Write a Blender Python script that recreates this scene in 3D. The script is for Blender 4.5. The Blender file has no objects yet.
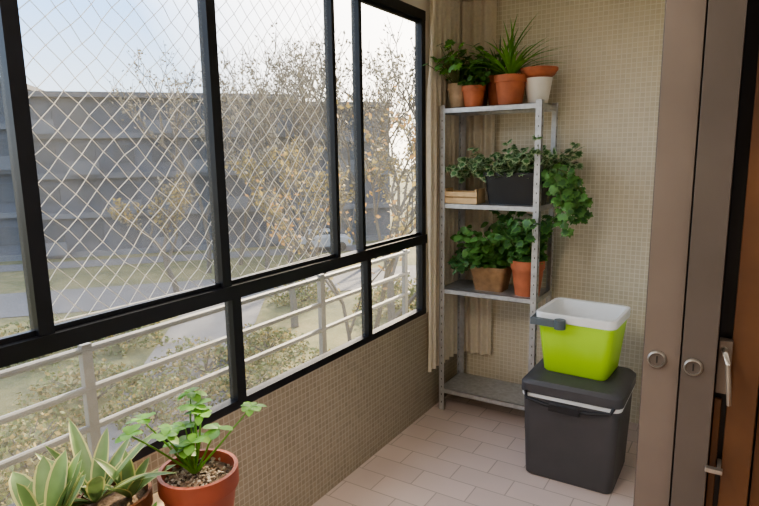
import bpy, math, random
from mathutils import Vector, Matrix
random.seed(7)
S = bpy.context.scene
V = Vector
try:
    S.view_settings.view_transform='AgX'; S.view_settings.look='AgX - Medium High Contrast'
except Exception as ex: print(ex)

# ------------------------------------------------------------------ materials
def new_mat(name):
    m = bpy.data.materials.new(name); m.use_nodes = True
    nt = m.node_tree; b = nt.nodes["Principled BSDF"]
    return m, nt, b
def mat(name, col, rough=0.6, metal=0.0, var=0.12, scale=12.0, bump=0.0, trans=0.0, spec=0.5):
    m, nt, b = new_mat(name)
    b.inputs["Roughness"].default_value = rough
    b.inputs["Metallic"].default_value = metal
    b.inputs["Specular IOR Level"].default_value = spec
    tc = nt.nodes.new("ShaderNodeTexCoord")
    n = nt.nodes.new("ShaderNodeTexNoise"); n.inputs["Scale"].default_value = scale; n.inputs["Detail"].default_value = 4
    nt.links.new(tc.outputs["Object"], n.inputs["Vector"])
    r = nt.nodes.new("ShaderNodeValToRGB")
    r.color_ramp.elements[0].position = 0.3; r.color_ramp.elements[1].position = 0.7
    r.color_ramp.elements[0].color = (*[max(0, c*(1-var)) for c in col], 1)
    r.color_ramp.elements[1].color = (*[min(1, c*(1+var)) for c in col], 1)
    nt.links.new(n.outputs["Fac"], r.inputs["Fac"])
    nt.links.new(r.outputs["Color"], b.inputs["Base Color"])
    if bump:
        bp = nt.nodes.new("ShaderNodeBump"); bp.inputs["Strength"].default_value = bump; bp.inputs["Distance"].default_value = 0.01
        nt.links.new(n.outputs["Fac"], bp.inputs["Height"]); nt.links.new(bp.outputs["Normal"], b.inputs["Normal"])
    if trans:
        out = nt.nodes["Material Output"]
        t = nt.nodes.new("ShaderNodeBsdfTranslucent"); nt.links.new(r.outputs["Color"], t.inputs["Color"])
        mx = nt.nodes.new("ShaderNodeMixShader"); mx.inputs[0].default_value = trans
        nt.links.new(b.outputs[0], mx.inputs[1]); nt.links.new(t.outputs[0], mx.inputs[2])
        nt.links.new(mx.outputs[0], out.inputs["Surface"])
    return m
def tile_mat(name, c1, c2, grout, w, h, mortar, offset, axes, rough=0.4, bump=0.3):
    m, nt, b = new_mat(name)
    b.inputs["Roughness"].default_value = rough
    g = nt.nodes.new("ShaderNodeNewGeometry")
    sp = nt.nodes.new("ShaderNodeSeparateXYZ"); nt.links.new(g.outputs["Position"], sp.inputs[0])
    cb = nt.nodes.new("ShaderNodeCombineXYZ")
    nt.links.new(sp.outputs[axes[0]], cb.inputs[0]); nt.links.new(sp.outputs[axes[1]], cb.inputs[1])
    br = nt.nodes.new("ShaderNodeTexBrick")
    br.offset = offset; br.squash = 1.0
    br.inputs["Scale"].default_value = 1.0
    br.inputs["Brick Width"].default_value = w; br.inputs["Row Height"].default_value = h
    br.inputs["Mortar Size"].default_value = mortar; br.inputs["Mortar Smooth"].default_value = 0.2
    br.inputs["Color1"].default_value = (*c1, 1); br.inputs["Color2"].default_value = (*c2, 1); br.inputs["Mortar"].default_value = (*grout, 1)
    nt.links.new(cb.outputs[0], br.inputs["Vector"])
    n = nt.nodes.new("ShaderNodeTexNoise"); n.inputs["Scale"].default_value = 2.5; n.inputs["Detail"].default_value = 5
    nt.links.new(g.outputs["Position"], n.inputs["Vector"])
    mr = nt.nodes.new("ShaderNodeMapRange"); mr.inputs["To Min"].default_value=.86; mr.inputs["To Max"].default_value=1.1
    nt.links.new(n.outputs["Fac"], mr.inputs["Value"])
    mx = nt.nodes.new("ShaderNodeVectorMath"); mx.operation='SCALE'
    nt.links.new(br.outputs["Color"], mx.inputs[0]); nt.links.new(mr.outputs[0], mx.inputs["Scale"])
    nt.links.new(mx.outputs[0], b.inputs["Base Color"])
    bp = nt.nodes.new("ShaderNodeBump"); bp.inputs["Strength"].default_value = bump; bp.inputs["Distance"].default_value = 0.002
    bp.invert = True
    nt.links.new(br.outputs["Fac"], bp.inputs["Height"]); nt.links.new(bp.outputs["Normal"], b.inputs["Normal"])
    return m

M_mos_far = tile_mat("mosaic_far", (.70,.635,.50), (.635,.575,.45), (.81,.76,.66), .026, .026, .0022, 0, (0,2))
M_mos_side_shaded = tile_mat("mosaic_side_shaded", (.36,.31,.24), (.30,.26,.20), (.47,.42,.34), .026, .026, .0022, 0, (1,2))  # far-wall mosaic darkened: the parapet's backlit shade is put into its colours
M_floor = tile_mat("floor_tiles", (.72,.60,.56), (.66,.55,.515), (.46,.38,.345), .28, .14, .003, .5, (0,1), rough=.35, bump=.4)
M_wood_floor = mat("parquet", (.36,.17,.07), .35, scale=6)
M_plaster = mat("plaster", (.76,.72,.64), .8, scale=3, var=.04)
M_ceiling = mat("ceiling_paint", (.80,.78,.73), .8, scale=3, var=.03)
M_black = mat("black_aluminium", (.008,.009,.013), .4, .2, var=.2)
M_galv = mat("galvanised_steel", (.50,.51,.53), .42, .55, var=.14, scale=40)
M_dark = mat("dark_hole", (.02,.02,.02), .8)
M_rail = mat("grey_painted_steel", (.20,.205,.21), .5, .2)
M_net = mat("net_cord", (.66,.63,.57), .7, var=.03)
M_terra = mat("terracotta", (.46,.15,.075), .65, scale=14, var=.18)
M_terra_dark = mat("terracotta_dark", (.24,.10,.05), .6, scale=14, var=.2)
M_terra_red = mat("terracotta_red", (.30,.075,.045), .45, scale=10, var=.12)
M_clay_beige = mat("aged_clay", (.42,.30,.20), .75, scale=20, var=.25)
M_brown_pl = mat("brown_planter", (.32,.19,.10), .6, scale=20, var=.25)
M_white_pot = mat("white_ceramic", (.85,.81,.75), .35, var=.03)
M_soil = mat("soil", (.05,.032,.02), .95, scale=60, var=.6, bump=.8)
M_gravel = mat("gravel_soil", (.20,.14,.10), .9, scale=60, var=.6, bump=.8)
M_pebble = mat("pebbles", (.34,.29,.24), .8, scale=60, var=.3)
M_wood_lt = mat("pale_pine", (.68,.49,.28), .6, scale=20, var=.12)
M_black_pl = mat("black_plastic", (.016,.017,.022), .45)
M_grey_pl = mat("charcoal_plastic", (.072,.070,.076), .5, var=.06)
M_white_pl = mat("white_plastic", (.84,.85,.85), .35, var=.02)
M_green_pl = mat("lime_plastic", (.50,.84,.045), .4, var=.03, scale=3)
M_teal_pl = mat("slate_plastic", (.11,.14,.16), .4)
M_curtain = mat("curtain_fabric", (.90,.83,.71), .9, scale=60, var=.05, trans=.3)
M_leaf = mat("leaf_green", (.11,.25,.06), .45, scale=20, var=.35, trans=.22)
M_leaf_d = mat("leaf_dark", (.06,.155,.05), .4, scale=20, var=.35, trans=.15)
M_leaf_b = mat("leaf_bright", (.17,.38,.06), .45, scale=20, var=.3, trans=.3)
M_leaf_p = mat("leaf_pale", (.16,.26,.10), .5, scale=12, var=.25, trans=.15)
M_leaf_y = mat("leaf_margin", (.50,.50,.22), .5, scale=12, var=.15, trans=.15)
M_leaf_c = mat("leaf_cream", (.34,.44,.26), .5, scale=20, var=.2, trans=.2)
M_stem = mat("stem", (.15,.17,.06), .7)
M_bark = mat("bark", (.10,.085,.07), .9, scale=8)
M_frame_taupe = mat("taupe_aluminium", (.17,.14,.12), .42, .2, var=.08, scale=5)
M_frame_grey = mat("bronze_aluminium", (.11,.094,.084), .40, .2, var=.08, scale=5)
M_wood_door = mat("varnished_wood", (.125,.058,.026), .4, scale=5, var=.25)
M_chrome = mat("brushed_metal", (.40,.38,.35), .35, .8)
M_bld = mat("hazy_render", (.060,.070,.092), .9, scale=.25, var=.15)  # block materials: distance haze mixed into the blue-grey base colours
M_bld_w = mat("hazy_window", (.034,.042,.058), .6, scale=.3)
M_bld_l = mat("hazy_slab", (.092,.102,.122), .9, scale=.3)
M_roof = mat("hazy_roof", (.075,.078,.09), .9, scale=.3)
M_lf_yel = mat("autumn_leaf", (.27,.21,.075), .7, scale=2, var=.4, trans=.35)
M_lf_ora = mat("autumn_leaf_orange", (.29,.17,.06), .7, scale=2, var=.4, trans=.35)
M_lf_hz = mat("hazy_leaf", (.18,.165,.125), .8, scale=2, var=.3, trans=.2)  # distant foliage, haze mixed into the leaf colour
M_shrub = mat("shrub_leaf", (.12,.14,.045), .7, scale=2, var=.5, trans=.25)
M_asph = mat("asphalt", (.105,.105,.112), .9, scale=1, var=.1)
M_car_w = mat("car_paint_white", (.30,.31,.33), .3)
M_carglass = mat("car_glass", (.02,.025,.03), .15)
M_tyre = mat("tyre", (.02,.02,.02), .8)
M_fillglass = bpy.data.materials.new("fill_diffuser"); M_fillglass.use_nodes=True  # glowing face of the added fill panels
_b=M_fillglass.node_tree.nodes["Principled BSDF"]; _b.inputs["Emission Color"].default_value=(1,.95,.88,1); _b.inputs["Emission Strength"].default_value=2

M_ground, nt, b = new_mat("grass_and_leaves")
g = nt.nodes.new("ShaderNodeNewGeometry")
n1 = nt.nodes.new("ShaderNodeTexNoise"); n1.inputs["Scale"].default_value = .35; n1.inputs["Detail"].default_value = 8; n1.inputs["Roughness"].default_value = .75
nt.links.new(g.outputs["Position"], n1.inputs["Vector"])
r = nt.nodes.new("ShaderNodeValToRGB")
r.color_ramp.elements[0].position = .35; r.color_ramp.elements[0].color = (.035,.045,.018,1)
r.color_ramp.elements[1].position = .68; r.color_ramp.elements[1].color = (.19,.155,.075,1)
e = r.color_ramp.elements.new(.5); e.color = (.10,.10,.038,1)
nt.links.new(n1.outputs["Fac"], r.inputs["Fac"]); nt.links.new(r.outputs["Color"], b.inputs["Base Color"])
b.inputs["Roughness"].default_value = .95

# dusty window glass; its warm translucent share stands in for haze and glare
M_glass = bpy.data.materials.new("dusty_glass"); M_glass.use_nodes = True
nt = M_glass.node_tree; nt.nodes.clear()
out = nt.nodes.new("ShaderNodeOutputMaterial")
tr = nt.nodes.new("ShaderNodeBsdfTransparent"); tr.inputs[0].default_value = (.97,.97,.96,1)
tl = nt.nodes.new("ShaderNodeBsdfTranslucent"); tl.inputs[0].default_value = (.94,.86,.72,1)
gl = nt.nodes.new("ShaderNodeBsdfGlossy"); gl.inputs["Roughness"].default_value = .02
lw = nt.nodes.new("ShaderNodeLayerWeight"); lw.inputs[0].default_value=.5
pw = nt.nodes.new("ShaderNodeMath"); pw.operation='POWER'; pw.inputs[1].default_value=5; nt.links.new(lw.outputs["Facing"],pw.inputs[0])
ma = nt.nodes.new("ShaderNodeMath"); ma.operation='MULTIPLY_ADD'; ma.inputs[1].default_value=.7; ma.inputs[2].default_value=.03; nt.links.new(pw.outputs[0],ma.inputs[0])
nz = nt.nodes.new("ShaderNodeTexNoise"); nz.inputs["Scale"].default_value = 3; nz.inputs["Detail"].default_value = 6
mr = nt.nodes.new("ShaderNodeMapRange"); mr.inputs["From Min"].default_value=.3; mr.inputs["From Max"].default_value=.7; mr.inputs["To Min"].default_value = .04; mr.inputs["To Max"].default_value = .08
tc = nt.nodes.new("ShaderNodeTexCoord"); nt.links.new(tc.outputs["Object"], nz.inputs["Vector"]); nt.links.new(nz.outputs["Fac"], mr.inputs["Value"])
m1 = nt.nodes.new("ShaderNodeMixShader"); nt.links.new(mr.outputs[0], m1.inputs[0])
nt.links.new(tr.outputs[0], m1.inputs[1]); nt.links.new(tl.outputs[0], m1.inputs[2])
m2 = nt.nodes.new("ShaderNodeMixShader"); nt.links.new(ma.outputs[0], m2.inputs[0])
nt.links.new(m1.outputs[0], m2.inputs[1]); nt.links.new(gl.outputs[0], m2.inputs[2])
nt.links.new(m2.outputs[0], out.inputs["Surface"])

# ------------------------------------------------------------------ builder
class B:
    def __init__(s): s.v=[]; s.f=[]; s.m=[]; s.mats=[]
    def mi(s, m):
        if m not in s.mats: s.mats.append(m)
        return s.mats.index(m)
    def add(s, vs, fs, m):
        o=len(s.v); s.v += [tuple(v) for v in vs]; k=s.mi(m)
        for f in fs: s.f.append(tuple(i+o for i in f)); s.m.append(k)
    def box(s, a, b_, m, M=None):
        x0,y0,z0=a; x1,y1,z1=b_
        vs=[V((x,y,z)) for z in (z0,z1) for y in (y0,y1) for x in (x0,x1)]
        if M: vs=[M@v for v in vs]
        s.add(vs,[(0,2,3,1),(4,5,7,6),(0,1,5,4),(2,6,7,3),(0,4,6,2),(1,3,7,5)],m)
    def lathe(s, c, prof, m, n=32):
        vs=[];fs=[]
        for (r,z) in prof:
            for i in range(n):
                a=2*math.pi*i/n; vs.append((c[0]+r*math.cos(a),c[1]+r*math.sin(a),c[2]+z))
        for j in range(len(prof)-1):
            for i in range(n):
                k=(i+1)%n; fs.append((j*n+i,j*n+k,(j+1)*n+k,(j+1)*n+i))
        s.add(vs,fs,m)
    def tube(s, pts, r0, r1=None, m=None, n=6, cap=True):
        pts=[V(p) for p in pts]; r1=r0 if r1 is None else r1
        vs=[];fs=[];L=len(pts)
        up=V((0,0,1))
        for i,p in enumerate(pts):
            d=(pts[min(i+1,L-1)]-pts[max(i-1,0)])
            if d.length<1e-9: d=V((0,0,1))
            d.normalize()
            ref = up if abs(d.z)<.95 else V((1,0,0))
            a=d.cross(ref).normalized(); b2=a.cross(d)
            r=r0+(r1-r0)*i/(L-1)
            for k in range(n):
                t=2*math.pi*k/n; vs.append(p+a*(r*math.cos(t))+b2*(r*math.sin(t)))
        for i in range(L-1):
            for k in range(n):
                q=(k+1)%n; fs.append((i*n+k,i*n+q,(i+1)*n+q,(i+1)*n+k))
        if cap: fs.append(tuple(range(n))); fs.append(tuple((L-1)*n+k for k in range(n)))
        s.add(vs,fs,m)
    def rings(s, rs, m, capend=False):
        seg=4; n=4*(seg+1); vs=[]
        for (cx,cy,z,w,d,r) in rs:
            for (sx,sy,a0) in ((1,1,0),(-1,1,90),(-1,-1,180),(1,-1,270)):
                for k in range(seg+1):
                    a=math.radians(a0+90*k/seg)
                    vs.append((cx+sx*(w/2-r)+r*math.cos(a), cy+sy*(d/2-r)+r*math.sin(a), z))
        fs=[]
        for j in range(len(rs)-1):
            fs+=[(j*n+i,j*n+(i+1)%n,(j+1)*n+(i+1)%n,(j+1)*n+i) for i in range(n)]
        if capend: fs.append(tuple((len(rs)-1)*n+i for i in range(n)))
        s.add(vs,fs,m)
    def oval(s, p, d, nrm, L, W, m, curl=.25, k=6, tip=1.0, fold=.12, wide=.5, edge=None):
        p=V(p); d=V(d).normalized(); side=d.cross(V(nrm))
        if side.length<1e-4: side=V((1,0,0))
        side.normalize(); up=side.cross(d)
        vs=[];fs=[]
        cols=(-1,-.78,0,.78,1) if edge else (-1,0,1)
        nc=len(cols)
        for i in range(k+1):
            t=i/k
            w=W*.5*math.sin(math.pi*min(1,(t**(math.log(.5)/math.log(wide)))*.97+.03))**(.8*tip)
            c=p+d*(L*t*(1-.15*curl*t))-up*(curl*L*t*t)
            for q in cols: vs.append(c+side*(w*q)+up*(fold*w*abs(q)))
        if edge:
            fe=[]
            for i in range(k):
                for q in range(nc-1):
                    f=(nc*i+q,nc*i+q+1,nc*(i+1)+q+1,nc*(i+1)+q)
                    (fe if q in (0,nc-2) else fs).append(f)
            s.add(vs,fs,m); s.add(vs,fe,edge)
        else:
            for i in range(k):
                for q in range(nc-1): fs.append((nc*i+q,nc*i+q+1,nc*(i+1)+q+1,nc*(i+1)+q))
            s.add(vs,fs,m)
    def lobed(s, p, d, nrm, R, m, m2=None):
        p=V(p); d=V(d).normalized(); side=d.cross(V(nrm))
        if side.length<1e-4: side=V((1,0,0))
        side.normalize(); up=side.cross(d)
        prof=[(180,.25),(150,.62),(120,.55),(95,.85),(70,.62),(35,.9),(18,.7),(0,1.1)]
        ang=[(a,r) for a,r in prof]+[(-a,r) for a,r in prof[::-1][1:-1]]
        c=p+d*R*.4
        out=[];inn=[]
        for a,r in ang:
            t=math.radians(a)
            q=d*(math.cos(t)*r*R)+side*(math.sin(t)*r*R)-up*(r*r*R*.22)
            out.append(c+q); inn.append(c+q*.68+up*.0008)
        n=len(ang)
        s.add([c+up*.001]+inn,[(0,1+i,1+(i+1)%n) for i in range(n)],m)
        s.add(inn+out,[(i,n+i,n+(i+1)%n,(i+1)%n) for i in range(n)],m2 or m)
    def obj(s, name, smooth=False, bevel=0, loc=None):
        me=bpy.data.meshes.new(name); me.from_pydata(s.v,[],s.f)
        for m in s.mats: me.materials.append(m)
        me.polygons.foreach_set("material_index", s.m)
        if smooth: me.polygons.foreach_set("use_smooth",[True]*len(s.f))
        me.update()
        if loc: me.transform(Matrix.Translation(-V(loc)))
        o=bpy.data.objects.new(name,me); S.collection.objects.link(o)
        if loc: o.location=loc
        if bevel:
            md=o.modifiers.new("bevel","BEVEL"); md.width=bevel; md.segments=2; md.limit_method='ANGLE'; md.angle_limit=math.radians(40)
        if smooth:
            try: me.set_sharp_from_angle(angle=math.radians(40))
            except Exception: pass
        return o
rnd=random.uniform
def rdir(zmin=-.3,zmax=1):
    a=rnd(0,2*math.pi); z=rnd(zmin,zmax); r=math.sqrt(max(0,1-z*z)); return V((r*math.cos(a),r*math.sin(a),z))

# ------------------------------------------------------------------ room shell
XW=-1.56; YF=3.46; ZC=2.50; YB=-2.2; XI=-0.14; XR=3.0; TW=.09
b_=B(); b_.box((XW-TW,YB,-.12),(XI+.2,YF+.2,0),M_floor); b_.obj("floor")
b_=B(); b_.box((XI+.2,YB,-.12),(XR,YF+.2,0),M_wood_floor); b_.obj("floor_apartment")
b_=B(); b_.box((XW-.2,YB,ZC),(XR,YF+.2,ZC+.15),M_ceiling); b_.obj("ceiling")
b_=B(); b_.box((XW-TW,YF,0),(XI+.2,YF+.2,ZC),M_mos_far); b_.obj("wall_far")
b_=B()
b_.box((XW-TW,YB,0),(XW,YF,.63),M_mos_side_shaded)
b_.box((XW-.06,2.975,.63),(XW,YF,ZC),M_plaster)
b_.box((XW-TW,YB,2.33),(XW,2.975,ZC),M_plaster)
b_.obj("wall_left")
b_=B(); b_.box((XI,1.52,0),(XI+.2,YF,ZC),M_plaster); b_.obj("wall_right")
b_=B(); b_.box((XI,YB,0),(XI+.2,-1.3,ZC),M_plaster); b_.obj("wall_inner")
b_=B(); b_.box((XI,-1.3,2.34),(XI+.2,1.52,ZC),M_plaster); b_.obj("trim_2")
b_=B(); b_.box((XW-TW,YB-.15,0),(XR,YB,ZC),M_plaster); b_.obj("wall_back")
b_=B(); b_.box((XR,YB,0),(XR+.15,YF+.2,ZC),M_plaster); b_.obj("wall_apartment_side")
b_=B(); b_.box((XI+.2,YF,0),(XR,YF+.2,ZC),M_plaster); b_.obj("wall_apartment_far")

# window band
b_=B()
x0,x1=XW-.040,XW+.002
Y0,Y1=YB,2.975
b_.box((x0,Y0,.63),(x1,Y1,.662),M_black)
b_.box((x0,Y0,1.055),(x1+.008,Y1,1.105),M_black)
b_.box((x0,Y0,2.285),(x1,Y1,2.335),M_black)
for y,w in ((-1.4,.045),(-.7,.045),(0.1,.045),(.79,.042),(1.435,.040),(2.12,.022),(2.33,.024),(2.95,.045)):
    b_.box((x0,y-w/2,1.105),(x1,y+w/2,2.285),M_black)
for ya,yb in ((.81,1.418),(1.457,2.109),(2.342,2.928),(.125,.77)):
    b_.box((x0+.008,ya,1.105),(x0+.026,yb,1.120),M_black)
    b_.box((x0+.008,ya,2.268),(x0+.026,yb,2.285),M_black)
for y,w in ((-1.4,.045),(-.5,.045),(.45,.045),(1.475,.044),(2.37,.035),(2.95,.045)):
    b_.box((x0,y-w/2,.662),(x1,y+w/2,1.055),M_black)
gx=XW-.022
b_.add([(gx,Y0,1.105),(gx,Y1,1.105),(gx,Y1,2.285),(gx,Y0,2.285)],[(0,1,2,3)],M_glass)
b_.add([(gx,Y0,.662),(gx,Y1,.662),(gx,Y1,1.055),(gx,Y0,1.055)],[(0,1,2,3)],M_glass)
b_.obj("window_1")

# outside safety net (diamond mesh)
b_=B(); hx,hz=.035,.036; yA,zA=.81,1.112; nx=38; nz=32
P={}
for i in range(nx+1):
    for j in range(nz+1):
        if (i+j)%2==0:
            sag=.010*math.sin(i*.7)*math.sin(j*.35)
            P[i,j]=V((XW-.075+rnd(-.004,.004), yA+i*hx+rnd(-.003,.003), zA+j*hz+sag+rnd(-.003,.003)))
for (i,j),p in P.items():
    for di in (-1,1):
        q=P.get((i+di,j+1))
        if q is not None: b_.tube([p,q],.0014,m=M_net,n=3,cap=False)
b_.tube([(XW-.075,yA-.02,zA),(XW-.075,yA+nx*hx/2,zA-.008),(XW-.075,yA+nx*hx,zA)],.003,m=M_net)
b_.obj("safety_net")

# exterior railing
b_=B()
for z in (.93,.79,.65,.50):
    b_.tube([(-1.86,YB,z),(-1.86,3.3,z)],.013,m=M_rail,n=10)
for y in (-1.5,-.2,1.06,2.36,3.25):
    b_.box((-1.872,y-.018,.10),(-1.848,y+.018,.95),M_rail)
    b_.box((-1.86,y-.02,.10),(XW-TW+.01,y+.02,.14),M_rail)
b_.obj("balcony_railing")

# ------------------------------------------------------------------ curtain
b_=B(); N=150; K=16
def cpath(s):
    if s<.68:
        t=s/.68; x=-1.537; y=2.955+t*.43; nx_,ny_=1,0
    else:
        t=(s-.68)/.32; x=-1.537+t*.22; y=3.395+t*.025; nx_,ny_=.15,-1
    return x,y,nx_,ny_
vs=[];fs=[]
for k in range(K+1):
    z=.27+(2.46-.27)*k/K
    for i in range(N+1):
        s=i/N; x,y,nx_,ny_=cpath(s)
        amp=.017
        if s<.12 and z>1.9: x+=.03*(z-1.9)*(1-s/.12)*2
        a=amp*math.sin(s*64+.5*math.sin(k*.5))
        vs.append((x+nx_*a,y+ny_*a,z))
for k in range(K):
    for i in range(N):
        fs.append((k*(N+1)+i,k*(N+1)+i+1,(k+1)*(N+1)+i+1,(k+1)*(N+1)+i))
b_.add(vs,fs,M_curtain); b_.obj("curtain",smooth=True)

# ------------------------------------------------------------------ metal shelf unit
SX0,SX1,SY0,SY1=-1.515,-.925,3.06,3.36
SZ=[.14,.77,1.28,1.82]
b_=B(); tpost=.002; wp=.034
for (cx,sx) in ((SX0,1),(SX1,-1)):
    for (cy,sy) in ((SY0,1),(SY1,-1)):
        xa,xb=sorted((cx,cx+sx*wp)); ya,yb=sorted((cy,cy+sy*tpost))
        b_.box((xa,ya,0),(xb,yb,1.835),M_galv)
        xa,xb=sorted((cx,cx+sx*tpost)); ya,yb=sorted((cy,cy+sy*wp))
        b_.box((xa,ya,0),(xb,yb,1.835),M_galv)
        if sy==1:
            z=.05
            while z<1.78:
                xm=cx+sx*wp*.5
                b_.box((xm-.002,SY0-.0006,z-.005),(xm+.002,SY0+.0001,z+.005),M_dark); z+=.05
        z=.05
        while z<1.78:
            ym=cy+sy*wp*.5
            xo=cx+(-.0006 if sx==1 else .0006)
            b_.box((min(xo,cx),ym-.002,z-.005),(max(xo,cx),ym+.002,z+.005),M_dark)
            xi=cx+sx*(tpost+.0006)
            b_.box((min(xi,cx+sx*tpost),ym-.002,z-.005),(max(xi,cx+sx*tpost),ym+.002,z+.005),M_dark); z+=.05
for z in SZ:
    b_.box((SX0+.003,SY0+.003,z-.003),(SX1-.003,SY1-.003,z),M_galv)
    b_.box((SX0+.003,SY0+.003,z-.03),(SX1-.003,SY0+.005,z),M_galv)
    b_.box((SX0+.003,SY1-.005,z-.03),(SX1-.003,SY1-.003,z),M_galv)
    b_.box((SX0+.003,SY0+.003,z-.03),(SX0+.005,SY1-.003,z),M_galv)
    b_.box((SX1-.005,SY0+.003,z-.03),(SX1-.003,SY1-.003,z),M_galv)
    b_.box((SX0+.003,SY0+.003,z-.03),(SX1-.003,SY0+.014,z-.028),M_galv)
b_.obj("shelving_unit")

# ------------------------------------------------------------------ pots & plants
def pot(b, c, r, h, m, rim=True, soil=M_soil, taper=.72):
    rb=r*taper
    if rim: prof=[(0,0),(rb,0),(r*.93,h*.76),(r,h*.76),(r,h),(r*.9,h),(r*.86,h*.86),(0,h*.86)]
    else: prof=[(0,0),(rb*.9,0),(rb,h*.04),(r,h),(r*.94,h),(r*.9,h*.88),(0,h*.88)]
    b.lathe(c,prof[:-1],m)
    rr,zz=prof[-2]
    b.lathe(c,[(rr,zz),(rr*.5,zz+.004),(0.0005,zz+.006)],soil,24)
def stem_path(p, d, L, droop, n=6):
    p=V(p); d=V(d).normalized(); out=[p.copy()]
    for i in range(n):
        d=(d+V((0,0,-droop/n))+V((rnd(-.1,.1),rnd(-.1,.1),0))).normalized()
        p=p+d*(L/n); out.append(p.copy())
    return out
def ivy(b, c, stems, Lr, droop, leafR, m, m2=None, kind='lobed', spread=1.0, bias=V((0,0,0)), per=2, ymax=3.37):
    for _ in range(stems):
        a=rnd(0,2*math.pi)
        d=V((math.cos(a)*spread,math.sin(a)*spread,rnd(.4,1)))+bias
        pts=stem_path(V(c)+V((math.cos(a)*.02,math.sin(a)*.02,0)),d,rnd(*Lr),droop)
        pts=[V((max(p.x,-1.48 if p.y>3.0 else -9),min(p.y,ymax),p.z)) for p in pts]
        b.tube(pts,.0022,.001,M_stem,4,cap=False)
        for k in range(1,len(pts)):
            for _ in range(per):
                q=pts[k]+V((rnd(-1,1),rnd(-1,1),rnd(-1,1)))*leafR*.7
                q.y=min(q.y,ymax-.03)
                dd=V((rnd(-1,1),rnd(-1.2,.3),rnd(-.5,.3))); nn=V((rnd(-.3,.3),rnd(-1,-.1),rnd(.4,1)))
                R=leafR*rnd(.7,1.15)
                if kind=='lobed': b.lobed(q,dd,nn,R*.62,m,m2)
                else: b.oval(q,dd,nn,R*1.4,R*1.0,m,curl=rnd(.05,.3))
def blades(b,c,n,L,W,m,el=(.3,1.4),curl=(.2,.7),tip=1.0,fold=.3,wide=.35,k=8,edge=None,ymax=None):
    for i in range(n):
        a=2*math.pi*i/n+rnd(-.25,.25); e=rnd(*el)
        d=V((math.cos(a)*math.cos(e),math.sin(a)*math.cos(e),math.sin(e)))
        Lb=L*rnd(.75,1.1); cu=rnd(*curl)
        if ymax is not None and d.y>0:
            lim=(ymax-c[1])/max(.05,Lb*(1+cu))
            if d.y>lim: d.y=max(0,lim); d.normalize(); 
            Lb=min(Lb,(ymax-c[1])/max(.35,d.y+cu*.9))
        b.oval(V(c)+V((math.cos(a)*.006,math.sin(a)*.006,0)),d,V((0,0,1)) if e<1.3 else V((math.cos(a),math.sin(a),.2)),Lb,W*rnd(.8,1.1),m,curl=cu,k=k,tip=tip,fold=fold,wide=wide,edge=edge)

Z3=SZ[3]; Z2=SZ[2]; Z1=SZ[1]
c=(-1.435,3.14,Z3); b_=B(); pot(b_,c,.062,.135,M_clay_beige,rim=True)
for _ in range(40):
    dd=V((rnd(-1,.5),rnd(-.9,.4),rnd(.3,2.0))).normalized()
    L=rnd(.10,.25); p0=V((c[0],c[1],Z3+.12)); p=p0+dd*L+V((-.035,-.04,0)); p.x=max(p.x,-1.53 if p.y<2.93 else -1.49)
    b_.tube([p0,(p0+p)/2+V((0,0,.01)),p],.0022,.0015,M_stem,4,cap=False)
    b_.lobed(p,V((rnd(-.4,1),rnd(-1,0),rnd(-.3,.3))),V((rnd(-.3,.3),-.8,.8)),rnd(.026,.040),M_leaf_b if _%3 else M_leaf)
b_.obj("potted_geranium",smooth=True)
c=(-1.335,3.125,Z3); b_=B(); pot(b_,c,.066,.115,M_terra)
ivy(b_,(c[0],c[1],Z3+.1),12,(.05,.10),.3,.028,M_leaf,kind='oval',spread=.6,bias=V((0,0,.3)))
b_.obj("potted_succulent",smooth=True)
c=(-1.375,3.275,Z3); b_=B(); pot(b_,c,.075,.16,M_terra_dark)
ivy(b_,(c[0],c[1],Z3+.14),20,(.12,.22),.2,.04,M_leaf,kind='oval',spread=.6,bias=V((0,-.1,.3)),ymax=3.35)
b_.obj("potted_herb",smooth=True)
c=(-1.24,3.27,Z3); b_=B(); pot(b_,c,.075,.175,M_terra)
blades(b_,(c[0],c[1],Z3+.16),18,.24,.020,M_leaf,el=(.7,1.4),curl=(.1,.6),ymax=3.43)
b_.obj("potted_aloe",smooth=True)
c=(-1.135,3.165,Z3); b_=B(); pot(b_,c,.088,.16,M_terra)
blades(b_,(c[0],c[1],Z3+.14),38,.34,.019,M_leaf_b,el=(.75,1.35),curl=(.35,.9),ymax=3.42,wide=.4)
b_.obj("potted_spider_plant",smooth=True)
c=(-1.0,3.225,Z3); b_=B(); pot(b_,c,.075,.14,M_white_pot,rim=False,taper=.70)
b_.obj("white_flowerpot",smooth=True)
b_=B()
b_.lathe((c[0],c[1],Z3+.1405),[(0.0005,0),(.065,0),(.085,.015),(.098,.038),(.102,.038),(.102,.052),(.095,.052),(.088,.025),(0.0005,.015)],M_terra)
b_.obj("terracotta_bowl",smooth=True)
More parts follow.
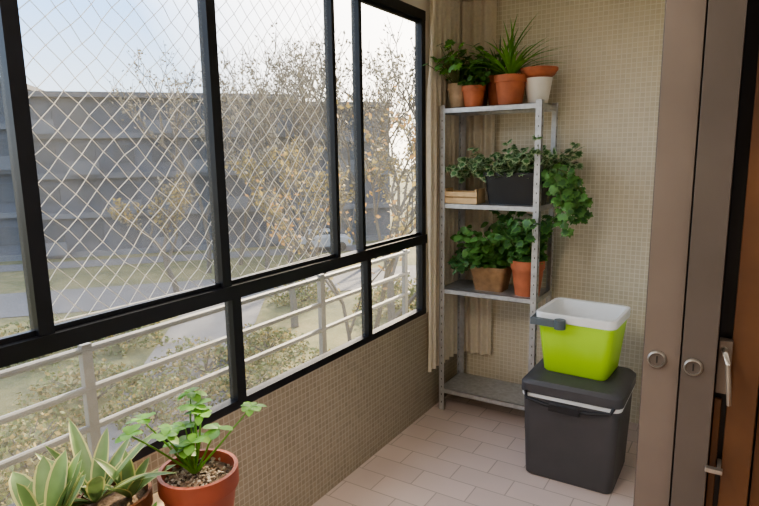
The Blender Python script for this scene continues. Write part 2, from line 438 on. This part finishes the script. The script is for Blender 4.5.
# second shelf
b_=B(); cx0,cx1,cy0,cy1=-1.495,-1.285,3.07,3.20
b_.box((cx0,cy0,Z2),(cx1,cy1,Z2+.006),M_wood_lt)
for z in (.006,.040):
    b_.box((cx0,cy0,Z2+z),(cx1,cy0+.007,Z2+z+.028),M_wood_lt)
    b_.box((cx0,cy1-.007,Z2+z),(cx1,cy1,Z2+z+.028),M_wood_lt)
for xx in (cx0,cx1-.007): b_.box((xx,cy0+.007,Z2+.006),(xx+.007,cy1-.007,Z2+.085),M_wood_lt)
for xx in (cx0,cx1-.016):
    b_.box((xx,cy0+.007,Z2+.006),(xx+.016,cy0+.020,Z2+.085),M_wood_lt)
b_.obj("wooden_crate",bevel=.001)
b_=B(); pcx,pcy=-1.085,3.17
b_.rings([(pcx,pcy,Z2,.30,.12,.02),(pcx,pcy,Z2+.16,.34,.15,.025),(pcx,pcy,Z2+.16,.36,.17,.028),(pcx,pcy,Z2+.178,.36,.17,.028),(pcx,pcy,Z2+.178,.335,.145,.02),(pcx,pcy,Z2+.15,.325,.14,.02)],M_black_pl)
b_.rings([(pcx,pcy,Z2+.148,.326,.142,.02),(pcx,pcy,Z2+.15,.02,.02,.005)],M_soil,capend=True)
for (dx,n) in ((-.12,12),(-.02,10),(.06,12),(.14,18)):
    ivy(b_,(pcx+dx,pcy+.01,Z2+.15),n,(.12,.25),.7,.05,M_leaf_d,M_leaf_c,spread=.7,bias=V((.1*(dx>0),.05,.35)))
for _ in range(15):
    d=V((rnd(.6,1.2),rnd(-.9,-.1),rnd(.2,.9)))
    pts=stem_path((pcx+.15,pcy-.02,Z2+.16),d,rnd(.25,.42),2.3,8)
    b_.tube(pts,.0025,.0012,M_stem,4,cap=False)
    for p in pts[2:]:
        for _ in range(2): b_.lobed(p+V((rnd(-.03,.03),rnd(-.03,.03),rnd(-.02,.02))),V((rnd(-1,1),rnd(-1,.2),rnd(-1,0))),V((rnd(-.3,.3),-1,.6)),rnd(.024,.038),random.choice([M_leaf,M_leaf_d]),M_leaf)
for _ in range(12):
    d=V((rnd(-1,-.5),rnd(-.4,.3),rnd(.3,.9)))
    pts=stem_path((pcx-.14,pcy,Z2+.16),d,rnd(.18,.28),.8,6)
    b_.tube(pts,.0025,.0012,M_stem,4,cap=False)
    for p in pts[1:]:
        for _ in range(2): b_.lobed(p+V((rnd(-.03,.03),rnd(-.03,.03),rnd(-.02,.02))),V((rnd(-1,1),rnd(-1,.2),rnd(-1,.3))),V((rnd(-.3,.3),-1,.8)),rnd(.022,.034),M_leaf_d,M_leaf_c)
b_.obj("ivy_planter",smooth=True)
# third shelf
c=(-1.235,3.19,Z1); b_=B()
b_.rings([(c[0],c[1],Z1,.17,.13,.02),(c[0],c[1],Z1+.12,.21,.17,.025),(c[0],c[1],Z1+.12,.225,.185,.025),(c[0],c[1],Z1+.145,.225,.185,.025),(c[0],c[1],Z1+.145,.20,.16,.02),(c[0],c[1],Z1+.12,.195,.155,.02)],M_brown_pl)
b_.rings([(c[0],c[1],Z1+.118,.196,.156,.03),(c[0],c[1],Z1+.12,.02,.02,.005)],M_soil,capend=True)
ivy(b_,(c[0],c[1],Z1+.12),28,(.14,.30),.35,.045,M_leaf,kind='oval',spread=.7,bias=V((-.25,.0,.55)))
ivy(b_,(c[0]-.06,c[1],Z1+.12),16,(.14,.25),.8,.045,M_leaf_d,kind='lobed',spread=1,bias=V((-.5,-.05,.3)))
b_.obj("potted_houseplant",smooth=True)
c=(-1.01,3.16,Z1); b_=B(); pot(b_,c,.095,.20,M_terra)
ivy(b_,(c[0],c[1],Z1+.18),22,(.16,.34),.3,.065,M_leaf_d,M_leaf,spread=.35,bias=V((-.05,-.05,.4)))
b_.obj("potted_ivy",smooth=True)

# ------------------------------------------------------------------ cool boxes
b_=B(); cx,cy=-.622,2.805
b_.rings([(cx,cy,.0,.395,.36,.03),(cx,cy,.008,.410,.375,.035),(cx,cy,.41,.445,.395,.04)],M_grey_pl)
b_.rings([(cx,cy,0,.395,.36,.03),(cx,cy,0,.02,.02,.005)],M_grey_pl,capend=True)
b_.rings([(cx,cy,.41,.445,.395,.04),(cx,cy,.412,.457,.407,.04),(cx,cy,.429,.457,.407,.04),(cx,cy,.431,.445,.395,.04)],M_white_pl)
b_.rings([(cx,cy,.431,.445,.395,.04),(cx,cy,.433,.467,.417,.045),(cx,cy,.476,.467,.417,.045),(cx,cy,.494,.43,.385,.04),(cx,cy,.497,.36,.32,.04),(cx,cy,.497,.02,.02,.005)],M_grey_pl,capend=True)
yf=cy-.208
b_.tube([(cx-.20,yf-.005,.44),(cx-.19,yf-.020,.415),(cx-.10,yf-.022,.40),(cx,yf-.024,.395),(cx+.10,yf-.022,.40),(cx+.19,yf-.020,.415),(cx+.20,yf-.005,.44)],.009,m=M_black_pl,n=8)
b_.box((cx-.08,yf-.038,.378),(cx+.06,yf-.012,.410),M_black_pl)
b_.obj("cool_box",smooth=True)

b_=B(); cx,cy,zb=-.632,2.875,.4975
b_.rings([(cx,cy,zb,.29,.25,.03),(cx,cy,zb+.008,.305,.265,.035),(cx,cy,zb+.262,.36,.32,.04)],M_green_pl)
b_.rings([(cx,cy,zb,.29,.25,.03),(cx,cy,zb,.02,.02,.005)],M_green_pl,capend=True)
b_.rings([(cx,cy,zb+.262,.36,.32,.04),(cx,cy,zb+.264,.378,.338,.045),(cx,cy,zb+.302,.382,.342,.045),(cx,cy,zb+.305,.376,.336,.04),(cx,cy,zb+.302,.345,.305,.035),(cx,cy,zb+.03,.27,.23,.03),(cx,cy,zb+.028,.02,.02,.005)],M_white_pl,capend=True)
hy=cy-.185; hz=zb+.275
b_.tube([(cx-.197,cy,zb+.285),(cx-.20,cy-.10,hz),(cx-.195,hy,hz-.005),(cx-.16,hy-.018,hz-.008),(cx-.05,hy-.02,hz-.01)],.008,m=M_teal_pl,n=8)
b_.box((cx-.19,hy-.032,hz-.022),(cx-.04,hy-.008,hz+.010),M_teal_pl)
b_.lathe((cx-.05,hy-.02,hz-.028),[(0.0005,0),(.026,0),(.026,.044),(0.0005,.044)],M_teal_pl,16)
o=b_.obj("open_cool_box",smooth=True,loc=(cx,cy,zb)); o.rotation_euler=(0,0,math.radians(-3))

# ------------------------------------------------------------------ sliding door stack on the right
def lock(b,x,y,z,r):
    vs=[];n=24;fs=[]
    prof=[(r*1.0,0),(r*1.0,-.006),(r*.82,-.010),(r*.78,-.004)]
    for (rr,dy) in prof:
        for i in range(n):
            a=2*math.pi*i/n; vs.append((x+rr*math.cos(a),y+dy,z+rr*math.sin(a)))
    for j in range(len(prof)-1):
        for i in range(n):
            k=(i+1)%n; fs.append((j*n+i,j*n+k,(j+1)*n+k,(j+1)*n+i))
    b.add(vs,fs,M_chrome)
    vs=[(x+r*.78*math.cos(2*math.pi*i/n),y-.004,z+r*.78*math.sin(2*math.pi*i/n)) for i in range(n)]
    b.add(vs,[tuple(range(n))],M_frame_grey)
    b.box((x-.0015,y-.006,z-.008),(x+.0015,y-.004,z+.008),M_dark)
b_=B()
b_.box((-.170,1.40,0.0),(-.096,1.50,2.25),M_frame_taupe)
b_.box((-.176,1.43,0.0),(-.170,1.46,2.25),M_frame_grey)
lock(b_,-.142,1.40,1.10,.020)
b_.obj("door_1",bevel=.003)
b_=B()
b_.box((-.092,1.385,0.0),(-.026,1.50,2.25),M_frame_grey)
b_.box((-.096,1.41,0.0),(-.092,1.50,2.25),M_dark)
lock(b_,-.068,1.385,1.10,.019)
b_.obj("door_2",bevel=.003)
b_=B()
b_.box((-.026,1.44,0.0),(.028,1.50,2.25),M_black)
b_.box((.0,1.425,0.0),(.055,1.44,2.25),M_wood_door)
b_.box((-.024,1.43,0.0),(-.010,1.44,1.02),M_wood_door)  # solid strip coloured as the orange-brown reflection in the dark leaf
b_.box((-.024,1.412,1.04),(.002,1.44,1.16),M_frame_taupe)
b_.tube([(-.012,1.412,1.14),(-.010,1.385,1.14),(-.004,1.375,1.12),(.002,1.372,1.06),(.004,1.375,1.03)],.006,.005,M_chrome,8)
b_.box((-.03,1.37,.87),(.004,1.385,.880),M_chrome)
b_.box((-.008,1.385,.87),(.0,1.43,.880),M_chrome)
b_.obj("door_3",bevel=.002)
b_=B(); b_.box((XI+.2,1.44,0),(XI+.26,1.52,2.25),M_wood_door); b_.box((XI+.2,-1.36,0),(XI+.26,-1.3,2.25),M_wood_door); b_.box((XI+.2,-1.36,2.26),(XI+.26,1.52,2.33),M_wood_door)
b_.obj("trim_1")
b_=B(); b_.box((XI,-1.3,2.26),(XI+.19,1.52,2.34),M_frame_grey); b_.obj("trim_3")

# ------------------------------------------------------------------ foreground plants on a low stand
TZ=.53
b_=B()
b_.box((-1.50,.38,TZ-.03),(-1.06,1.10,TZ),M_wood_lt)
for x in (-1.47,-1.09):
    for y in (.41,1.07): b_.box((x-.02,y-.02,0),(x+.02,y+.02,TZ-.03),M_wood_lt)
for y in (.41,1.07): b_.box((-1.45,y-.01,.15),(-1.11,y+.01,.18),M_wood_lt)
b_.obj("plant_stand",bevel=.003)
c=(-1.205,.965,TZ); b_=B(); pot(b_,c,.106,.205,M_terra_red,soil=M_gravel)
for _ in range(320):
    a=rnd(0,6.28); r=rnd(0,.086); b_.lobed((c[0]+r*math.cos(a),c[1]+r*math.sin(a),TZ+.184),rdir(-.2,.4),rdir(.3,1),rnd(.005,.009),random.choice([M_gravel,M_pebble,M_soil,M_pebble]))
for i in range(15):
    a=2*math.pi*i/15+rnd(-.2,.2); e=rnd(.75,1.4)
    d=V((math.cos(a)*math.cos(e)-.14,math.sin(a)*math.cos(e)+.02,math.sin(e)))
    pts=stem_path((c[0]-.015,c[1],TZ+.18),d,rnd(.10,.25),.12)
    b_.tube(pts,.004,.002,M_leaf_b,5)
    for t in range(7):
        aa=2*math.pi*t/7+rnd(-.3,.3); dd=V((math.cos(aa),math.sin(aa),rnd(-.1,.6)))
        b_.oval(pts[-1],dd,V((0,0,1)),rnd(.030,.050),rnd(.020,.032),random.choice([M_leaf_b,M_leaf_b,M_leaf]),curl=rnd(.1,.5),wide=.62,tip=.8)
b_.obj("potted_umbrella_plant",smooth=True)
c=(-1.345,.805,TZ); b_=B(); pot(b_,c,.092,.17,M_terra_dark,soil=M_gravel)
for (dx,dy,n,L) in ((-.04,-.03,13,.24),(.02,.03,7,.13)):
    blades(b_,(c[0]+dx,c[1]+dy,TZ+.15),n,L,.042,M_leaf_p,el=(.5,1.3),curl=(-.05,.35),fold=.35,wide=.45,tip=.9,edge=M_leaf_y)
b_.obj("potted_agave",smooth=True)
c=(-1.20,.79,TZ); b_=B(); pot(b_,c,.058,.125,M_terra,soil=M_gravel)
blades(b_,(c[0],c[1],TZ+.11),12,.085,.022,M_leaf,el=(.4,1.3),curl=(-.05,.3),fold=.3,wide=.5)
b_.obj("potted_haworthia",smooth=True)
c=(-1.36,.59,TZ); b_=B(); pot(b_,c,.10,.17,M_terra,soil=M_gravel)
blades(b_,(c[0]+.03,c[1]+.03,TZ+.15),22,.20,.055,M_leaf_p,el=(.35,1.3),curl=(-.05,.3),fold=.3,wide=.6,tip=.75,edge=M_leaf_y)
b_.obj("potted_echeveria",smooth=True)

# ------------------------------------------------------------------ outside world
GZ=-5.0
def pol(a,d): a=math.radians(a); return V((-math.sin(a)*d, math.cos(a)*d, GZ))
b_=B(); b_.add([(-160,-120,GZ),(60,-120,GZ),(60,200,GZ),(-160,200,GZ)],[(0,1,2,3)],M_ground); b_.obj("ground")
th=math.radians(48); F2=V((-math.sin(th),math.cos(th),0)); R2=V((math.cos(th),math.sin(th),0))
def loc(r,f,z): return R2*r+F2*f+V((0,0,z))
b_=B()
for f0,f1 in ((27,32),(38.5,41)):
    vs=[loc(-70,f0,GZ+.03),loc(70,f0,GZ+.03),loc(70,f1,GZ+.03),loc(-70,f1,GZ+.03)]
    b_.add(vs,[(0,1,2,3)],M_asph)
b_.add([loc(-4,8,GZ+.03),loc(-1.5,8,GZ+.03),loc(2,27,GZ+.03),loc(-1.5,27,GZ+.03)],[(0,1,2,3)],M_asph)
b_.obj("street")
MB=Matrix(((R2.x,F2.x,0,0),(R2.y,F2.y,0,0),(0,0,1,0),(0,0,0,1)))
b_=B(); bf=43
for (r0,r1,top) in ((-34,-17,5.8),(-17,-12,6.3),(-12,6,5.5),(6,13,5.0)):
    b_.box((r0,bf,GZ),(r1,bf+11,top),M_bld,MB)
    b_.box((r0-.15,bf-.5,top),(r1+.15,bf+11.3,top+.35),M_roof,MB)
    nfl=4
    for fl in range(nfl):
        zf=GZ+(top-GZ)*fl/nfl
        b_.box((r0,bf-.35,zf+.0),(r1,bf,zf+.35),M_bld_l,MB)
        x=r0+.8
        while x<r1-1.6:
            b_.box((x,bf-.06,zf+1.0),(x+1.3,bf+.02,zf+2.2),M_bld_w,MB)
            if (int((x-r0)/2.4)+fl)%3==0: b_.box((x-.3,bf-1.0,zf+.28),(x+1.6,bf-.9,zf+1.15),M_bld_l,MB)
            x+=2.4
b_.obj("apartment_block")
def tree(name,base,H,crown,seed,mleaf,nleaf,lsz,thick=.16,lev=4):
    random.seed(seed); b=B(); ends=[]
    def br(p,d,L,r,l):
        pts=[p]
        for i in range(3):
            d=(d+V((rnd(-.18,.18),rnd(-.18,.18),rnd(-.05,.12)))).normalized(); p=p+d*L/3; pts.append(p)
        b.tube(pts,r,r*.62,M_bark,5 if l>1 else 3,cap=False)
        if l==0: ends.append(pts); return
        if l<=2: ends.append(pts)
        for k in range(3 if l>1 else 4):
            a=rnd(0,6.28); s=V((math.cos(a),math.sin(a),rnd(.0,.6)))
            br(pts[-1 if k else 2],(d*.9+s*crown).normalized(),L*rnd(.62,.82),r*.6,l-1)
    br(V(base),V((0,0,1)),H*.34,thick,lev)
    for _ in range(nleaf):
        pts=random.choice(ends); i=random.randrange(3); p=pts[i].lerp(pts[i+1],random.random())+V((rnd(-.15,.15),rnd(-.15,.15),rnd(-.2,.1)))*(H/8)
        u=rdir(-1,1); w=u.cross(rdir(-1,1)).normalized(); s=lsz*rnd(.6,1.2)
        b.add([p-u*s*.5,p+w*s*.3,p+u*s*.5,p-w*s*.3],[(0,1,2,3)],random.choice(mleaf))
    b.obj(name)
tree("autumn_tree",pol(41,22),8.0,.75,1,[M_lf_yel,M_lf_yel,M_lf_hz],2400,.18)
tree("autumn_tree",pol(36.2,10.5),8.6,.5,2,[M_lf_ora,M_lf_yel],1000,.11,.09)
tree("autumn_tree",pol(31.0,20),9.5,.7,3,[M_lf_yel,M_lf_hz],3000,.16)
tree("autumn_tree",pol(52,29),6.5,.8,4,[M_lf_hz,M_lf_yel],1400,.18)
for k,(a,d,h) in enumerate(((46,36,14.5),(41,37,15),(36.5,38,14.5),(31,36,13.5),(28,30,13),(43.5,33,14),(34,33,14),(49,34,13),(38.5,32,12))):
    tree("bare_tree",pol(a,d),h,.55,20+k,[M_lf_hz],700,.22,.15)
random.seed(99)
shr=[]
for s in range(3):
    b_=B()
    for _ in range(1500):
        d=rdir(-.1,1); p=V((d.x*rnd(.6,1.05)*1.3,d.y*rnd(.6,1.05)*1.3,d.z*rnd(.5,1.05)*1.1+.05))
        p+=V((.3*math.sin(p.y*4),.3*math.sin(p.x*5),0))
        u=rdir(-1,1); w=u.cross(rdir(-1,1)).normalized(); sz=rnd(.08,.17)
        b_.add([p-u*sz*.5,p+w*sz*.35,p+u*sz*.5,p-w*sz*.35],[(0,1,2,3)],random.choice([M_shrub,M_shrub,M_lf_yel]))
    for _ in range(14):
        b_.tube([(0,0,0),rdir(.3,1)*1.1],.03,.01,M_bark,4,cap=False)
    o=b_.obj("shrub"); shr.append(o)
pos=[(62,8),(58,11),(53,9.5),(49,12.5),(45,10),(41,13),(66,14),(60,17),(55,15),(50,18),(38,16),(34,13),(44,19),(68,9),(31,24),(57,22),(64,22),(40,26),(56,7.5),(50,8),(70,12),(47,15.5)]
for i,(a,d) in enumerate(pos):
    if i<3: o=shr[i]
    else:
        o=bpy.data.objects.new("shrub",shr[i%3].data); S.collection.objects.link(o)
    o.location=pol(a,d); sc=rnd(.8,1.3); o.scale=(sc,sc,sc*rnd(.7,1.1)); o.rotation_euler=(0,0,rnd(0,6))
def car(p,rot,m):
    b=B()
    prof=[(-2.1,.35),(-2.15,.75),(-1.9,.92),(-1.3,1.0),(-.75,1.42),(.7,1.45),(1.35,1.02),(2.0,.9),(2.15,.65),(2.1,.35)]
    n=len(prof); vs=[(x,-.82 if z<1.1 else -.68,z) for x,z in prof]+[(x,.82 if z<1.1 else .68,z) for x,z in prof]
    fs=[(i,(i+1)%n,n+(i+1)%n,n+i) for i in range(n)]+[tuple(range(n))[::-1],tuple(range(n,2*n))]
    b.add(vs,fs,m)
    for s in (-1,1):
        b.add([(-1.15,s*.80,1.03),(-.72,s*.72,1.36),(.66,s*.72,1.38),(1.15,s*.80,1.05)],[(0,1,2,3)],M_carglass)
        for x in (-1.35,1.35):
            b.tube([(x,s*.68,.32),(x,s*.86,.32)],.32,m=M_tyre,n=16)
    b.add([(-1.24,-.66,1.06),(-1.24,.66,1.06),(-.8,.6,1.40),(-.8,-.6,1.40)],[(0,1,2,3)],M_carglass)
    b.add([(1.32,-.66,1.06),(1.32,.66,1.06),(.76,.6,1.43),(.76,-.6,1.43)],[(0,1,2,3)],M_carglass)
    o=b.obj("parked_car",bevel=.04); o.location=p; o.rotation_euler=(0,0,rot)
p=pol(38.2,40); p.z=GZ+.03; car(p,math.radians(48),M_car_w)

# ------------------------------------------------------------------ light
def ceil_fill(x,y,sx,sy,P,col):  # unseen ceiling panel with area light, added as interior fill
    b=B(); b.box((x-sx/2-.03,y-sy/2-.03,ZC-.05),(x+sx/2+.03,y+sy/2+.03,ZC),M_ceiling)
    b.box((x-sx/2,y-sy/2,ZC-.062),(x+sx/2,y+sy/2,ZC-.05),M_fillglass); b.obj("fill_panel")
    l=bpy.data.lights.new("fill_panel_light","AREA"); l.shape='RECTANGLE'; l.size=sx; l.size_y=sy; l.energy=P; l.color=col
    o=bpy.data.objects.new("fill_panel_light",l); S.collection.objects.link(o); o.location=(x,y,ZC-.07)
ceil_fill(-.85,.2,.4,1.2,26,(1,.89,.77))
ceil_fill(1.3,.2,.8,.8,22,(1,.90,.78))
w=bpy.data.worlds.new("sky"); S.world=w; w.use_nodes=True; nt=w.node_tree; nt.nodes.clear()
out=nt.nodes.new("ShaderNodeOutputWorld"); bg=nt.nodes.new("ShaderNodeBackground")
tc=nt.nodes.new("ShaderNodeTexCoord"); sp=nt.nodes.new("ShaderNodeSeparateXYZ"); nt.links.new(tc.outputs["Generated"],sp.inputs[0])
rp=nt.nodes.new("ShaderNodeValToRGB")
rp.color_ramp.elements[0].position=0; rp.color_ramp.elements[0].color=(.82,.80,.74,1)
rp.color_ramp.elements[1].position=.8; rp.color_ramp.elements[1].color=(.52,.63,.85,1)
e=rp.color_ramp.elements.new(.08); e.color=(.56,.65,.74,1)
e=rp.color_ramp.elements.new(.22); e.color=(.30,.51,.84,1)
e=rp.color_ramp.elements.new(.42); e.color=(.86,.89,.94,1)
nt.links.new(sp.outputs[2],rp.inputs[0])
dp=nt.nodes.new("ShaderNodeVectorMath"); dp.operation='DOT_PRODUCT'
SD=V((-.22,.9,.5)).normalized(); dp.inputs[1].default_value=SD
nt.links.new(tc.outputs["Generated"],dp.inputs[0])
mrr=nt.nodes.new("ShaderNodeMapRange"); mrr.inputs["From Min"].default_value=.76; mrr.inputs["From Max"].default_value=1
nt.links.new(dp.outputs["Value"],mrr.inputs["Value"])
glow=nt.nodes.new("ShaderNodeVectorMath"); glow.operation='SCALE'; glow.inputs[0].default_value=(2.6,2.05,1.35)
nt.links.new(mrr.outputs[0],glow.inputs["Scale"])
ad=nt.nodes.new("ShaderNodeVectorMath"); ad.operation='ADD'
nt.links.new(rp.outputs[0],ad.inputs[0]); nt.links.new(glow.outputs[0],ad.inputs[1])
bg.inputs[1].default_value=3.4
nt.links.new(ad.outputs[0],bg.inputs[0]); nt.links.new(bg.outputs[0],out.inputs[0])
sl=bpy.data.lights.new("sun","SUN"); sl.energy=16; sl.angle=math.radians(2); sl.color=(1,.83,.58)
so=bpy.data.objects.new("sun",sl); S.collection.objects.link(so); so.rotation_euler=SD.to_track_quat('Z','Y').to_euler(); so.location=(-10,20,12)

# ------------------------------------------------------------------ camera
yaw=math.radians(32.3); pit=math.radians(9.7); rol=math.radians(.9)
Fh=V((-math.sin(yaw),math.cos(yaw),0)); R0=V((math.cos(yaw),math.sin(yaw),0))
F=Fh*math.cos(pit)-V((0,0,1))*math.sin(pit); U0=Fh*math.sin(pit)+V((0,0,1))*math.cos(pit)
U=U0*math.cos(rol)+R0*math.sin(rol); R=R0*math.cos(rol)-U0*math.sin(rol)
cd=bpy.data.cameras.new("camera"); cd.lens=580/759*36; cd.sensor_width=36; cd.clip_start=.02; cd.clip_end=500
co=bpy.data.objects.new("camera",cd); S.collection.objects.link(co)
co.matrix_world=Matrix(((R.x,U.x,-F.x,0),(R.y,U.y,-F.y,0),(R.z,U.z,-F.z,1.57),(0,0,0,1)))
S.camera=co
